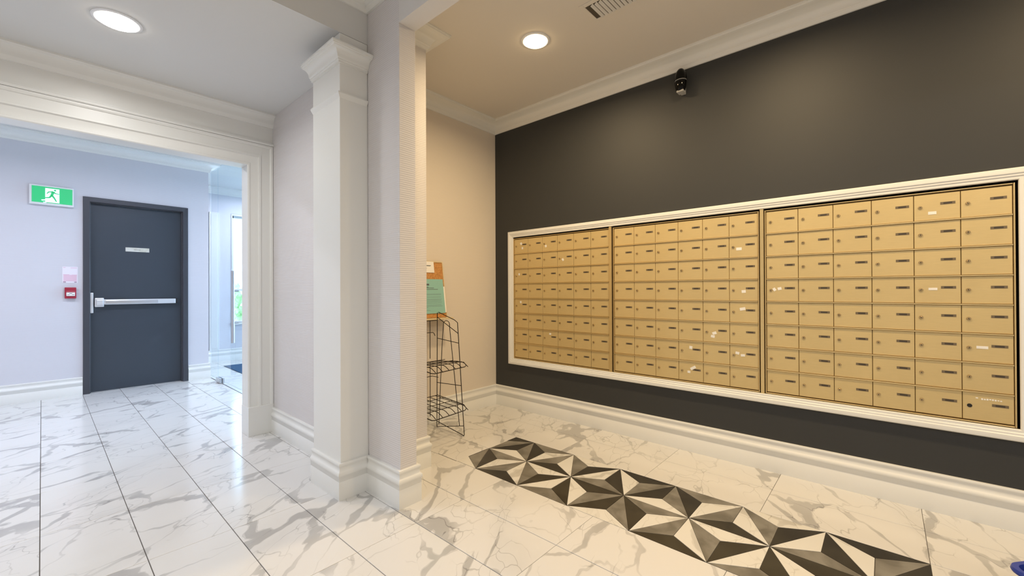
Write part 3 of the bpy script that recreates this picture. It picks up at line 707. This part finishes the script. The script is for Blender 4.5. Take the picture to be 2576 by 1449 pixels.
for x, y, lb in ((.6, 5.0, 'added cool hall downlight in front of the slate door'), (-.9, 5.0, 'added cool hall downlight left of the slate door'), (-2.4, 5.0, 'added cool hall downlight at the hall end'), (2.6, 6.0, 'added cool vestibule downlight above the mat'), (2.3, 7.2, 'added cool vestibule downlight near the window')):
    downlight(x, y, ZC, .084, lb, lens_c, COOL, HALL_W)  # unseen cool lamps, added to light hall and vestibule evenly

# ------------------------------------------------------------------ wire literature rack
rk = thing('wire_rack', 'dark wire literature rack standing against the beige wall', 'rack', (1.99, 2.58, 0))
RX0, RX1 = 1.785, 2.150; RB = 2.745; wr_ = .0032
def front_y(z): return 2.411+.074*z/.87
for xx in (RX0, RX1):
    sf = MB().tube([(xx, RB, .05), (xx, RB-.01, .935), (xx, RB-.028, .940), (xx, 2.520, .885), (xx, front_y(.868), .866), (xx, front_y(.782), .782), (xx, front_y(.3), .3), (xx, 2.411, .012), (xx, 2.416, .0035), (xx, 2.44, .008), (xx, RB-.02, .046), (xx, RB, .05), (xx, RB, .0035)], wr_)
    sf.tube([(xx, RB-.008, .900), (xx, front_y(.782), .782)], wr_*.9)
    sf.tube([(xx, RB-.005, .728), (xx, front_y(.708), .708)], wr_*.9)
    sf.tube([(xx, RB, .365), (xx, front_y(.383), .383)], wr_*.9)
    sf.tube([(xx, RB, .004), (xx, front_y(.079), .079)], wr_*.9)
    obj('side_frame', sf, wire_m, rk, sm=True)
    xi = xx-.004 if xx > 2 else xx+.004
    arc = [(xi, 2.715, .03), (xi, 2.668, .70), (xi, 2.652, .84)]
    for k in range(0, 9):
        a = math.pi*k/8; arc.append((xi, 2.614+.037*math.cos(a), .850+.026*math.sin(a)))
    arc += [(xi, 2.572, .80), (xi, 2.461, .068)]
    obj('side_loop', MB().tube(arc, wr_*.9), wire_m, rk, sm=True)
bk = MB().tube([(RX0, RB, .873), (RX1, RB, .873)], wr_)
for xx in (1.905, 1.995, 2.086): bk.tube([(xx, RB+.004, .873), (xx, RB+.004, .566)], wr_*.9).tube([(xx, RB+.004, .54), (xx, RB+.004, .10)], wr_*.9)
bk.tube([(RX0+.02, RB-.004, .777), (2.108, RB-.004, .777), (2.118, RB-.006, .770), (2.118, RB-.02, .750)], wr_*.9).tube([(RX0+.02, RB-.004, .42), (2.10, RB-.004, .425), (RX1, RB-.02, .410)], wr_*.9)
obj('back_grid', bk, wire_m, rk, sm=True)
def shelf(z, rise):
    m = MB(); yf = 2.352; yb2 = RB-.01
    m.tube([(RX0, yb2, z+rise), (RX0-.006, 2.46, z+.012), (RX0-.004, 2.40, z), (RX0+.012, yf, z-.012), (RX0+.035, yf-.006, z-.016), (2.105, yf, z-.008), (2.135, yf+.018, z-.003), (2.150, 2.415, z+.014), (RX1, yb2, z+rise)], wr_)
    m.tube([(RX0, yb2, z+rise), (RX1, yb2, z+rise)], wr_*.9)
    for k in range(6):
        x = RX0+.035+k*(RX1-RX0-.06)/5
        m.tube([(x, yb2, z+rise), (x, 2.46, z+.020), (x+.004, 2.405, z+.018), (x+.008, 2.385, z+.010), (x+.012, yf, z-.012)], wr_*.8)
    for yy in (2.44, 2.54, 2.64): m.tube([(RX0, yy, z+.016+rise*(yy-2.44)/.4), (RX1, yy, z+.016+rise*(yy-2.44)/.4)], wr_*.8)
    return m
o = obj('shelf', shelf(.553, -.010), wire_m, rk, sm=True)
o = obj('shelf', shelf(.228, .035), wire_m, rk, sm=True)
# board on top
tr_ = obj('wooden_ledge', MB().box(1.80, 2.325, 2.737, 2.857, .8765, .889), pine, None, bev=.002)
tr_['label'] = 'pale wooden ledge lying across the top of the wire rack'; tr_['category'] = 'ledge'
cb = thing('cork_board', 'orange cork notice board leaning on the wall above the wire rack', 'board', (2.05, 2.80, .8895))
lean = math.atan2(.062, .465)
def lb(x0, x1, s0, s1, t0, t1):   # box on the leaning plane: s up the board, t towards the viewer
    vs = []
    for x in (x0, x1):
        for s_, t_ in ((s0, t0), (s1, t0), (s1, t1), (s0, t1)):
            vs.append((x, 2.792+s_*math.sin(lean)-t_*math.cos(lean), .8905+s_*math.cos(lean)+t_*math.sin(lean)))
    return MB().add(vs, [(0, 1, 2, 3), (7, 6, 5, 4), (0, 4, 5, 1), (1, 5, 6, 2), (2, 6, 7, 3), (3, 7, 4, 0)])
obj('cork', lb(1.80, 2.285, 0, .466, 0, .008), cork, cb)
fr2 = MB()
for a in ((2.285, 2.293, 0, .474, -.002, .012), (1.792, 1.80, 0, .474, -.002, .012), (1.80, 2.285, .466, .474, -.002, .012)):
    q = lb(*a); fr2.add(q.v, q.f)
obj('frame', fr2, pine, cb)
tp = thing('teal_notice', 'teal printed letter sheet on the lower part of the cork board', 'paper', (2.08, 2.79, .93))
obj('sheet', lb(1.93, 2.275, .035, .322, .0134, .0142), teal, tp)
ln_ = MB()
def line(x0, x1, s0, s1):
    q = lb(x0, x1, s0, s1, .0142, .0146); ln_.add(q.v, q.f)
line(2.0, 2.128, .268, .283)
obj('heading', ln_, ink, tp); ln_ = MB()
for s_, e in ((.246, 2.175), (.234, 2.215), (.252, 2.12)): line(1.98, e, s_, s_+.004)
pline('printed_line', ln_, ink, tp); ln_ = MB()
for s_, e in ((.196, 2.245), (.189, 2.245), (.170, 2.242), (.152, 2.246), (.143, 2.24), (.132, 2.245), (.120, 2.243), (.104, 2.238), (.094, 2.25), (.086, 2.10), (.060, 2.12)): line(1.98, e, s_, s_+.0035)
pline('printed_line', ln_, ink_l, tp)
wp2 = obj('back_sheet', lb(1.94, 2.289, .040, .26, .0124, .0130), paper_m, tp); wp2['label'] = 'white sheet peeking out behind the teal notice'
wn = thing('white_note', 'small white note pinned at the top of the cork board', 'paper', (2.1, 2.84, 1.26))
obj('sheet', lb(1.95, 2.195, .377, .470, .0122, .0130), paper_m, wn)
ln_ = MB()
for s_, e in ((.436, 2.165), (.431, 2.160), (.411, 2.12)):
    q = lb(2.0, e, s_, s_+.0035, .0130, .0134); ln_.add(q.v, q.f)
pline('printed_line', ln_, ink, wn)

# ------------------------------------------------------------------ blue bin at the corner of the view
bn = thing('recycling_bin', 'blue plastic bin cut by the lower right corner of the view', 'bin', (1.95, -.48, 0))
def rrect(w_, d_, r, z, n=6):
    out = []
    for cx, cy, a0 in ((w_/2-r, d_/2-r, 0), (-w_/2+r, d_/2-r, 90), (-w_/2+r, -d_/2+r, 180), (w_/2-r, -d_/2+r, 270)):
        for k in range(n+1):
            a = math.radians(a0+90*k/n); out.append((cx+r*math.cos(a), cy+r*math.sin(a), z))
    return out
rot = math.radians(-40)
def place(p): return (1.950+p[0]*math.cos(rot)-p[1]*math.sin(rot), -.480+p[0]*math.sin(rot)+p[1]*math.cos(rot), p[2])
rings = [rrect(.26, .20, .03, .0), rrect(.262, .202, .03, .004), rrect(.34, .26, .035, .285), rrect(.36, .28, .04, .286), rrect(.364, .284, .04, .292), rrect(.36, .28, .04, .300), rrect(.335, .255, .033, .300), rrect(.33, .25, .033, .29), rrect(.255, .195, .028, .01)]
m = MB(); n = len(rings[0])
for r_ in rings: m.v += [place(p) for p in r_]
for k in range(len(rings)-1):
    for i in range(n): m.f.append((k*n+i, k*n+(i+1) % n, (k+1)*n+(i+1) % n, (k+1)*n+i))
m.f += [tuple(range(n-1, -1, -1)), tuple((len(rings)-1)*n+i for i in range(n))]
obj('bin_body', m, bluebin, bn, sm=True)
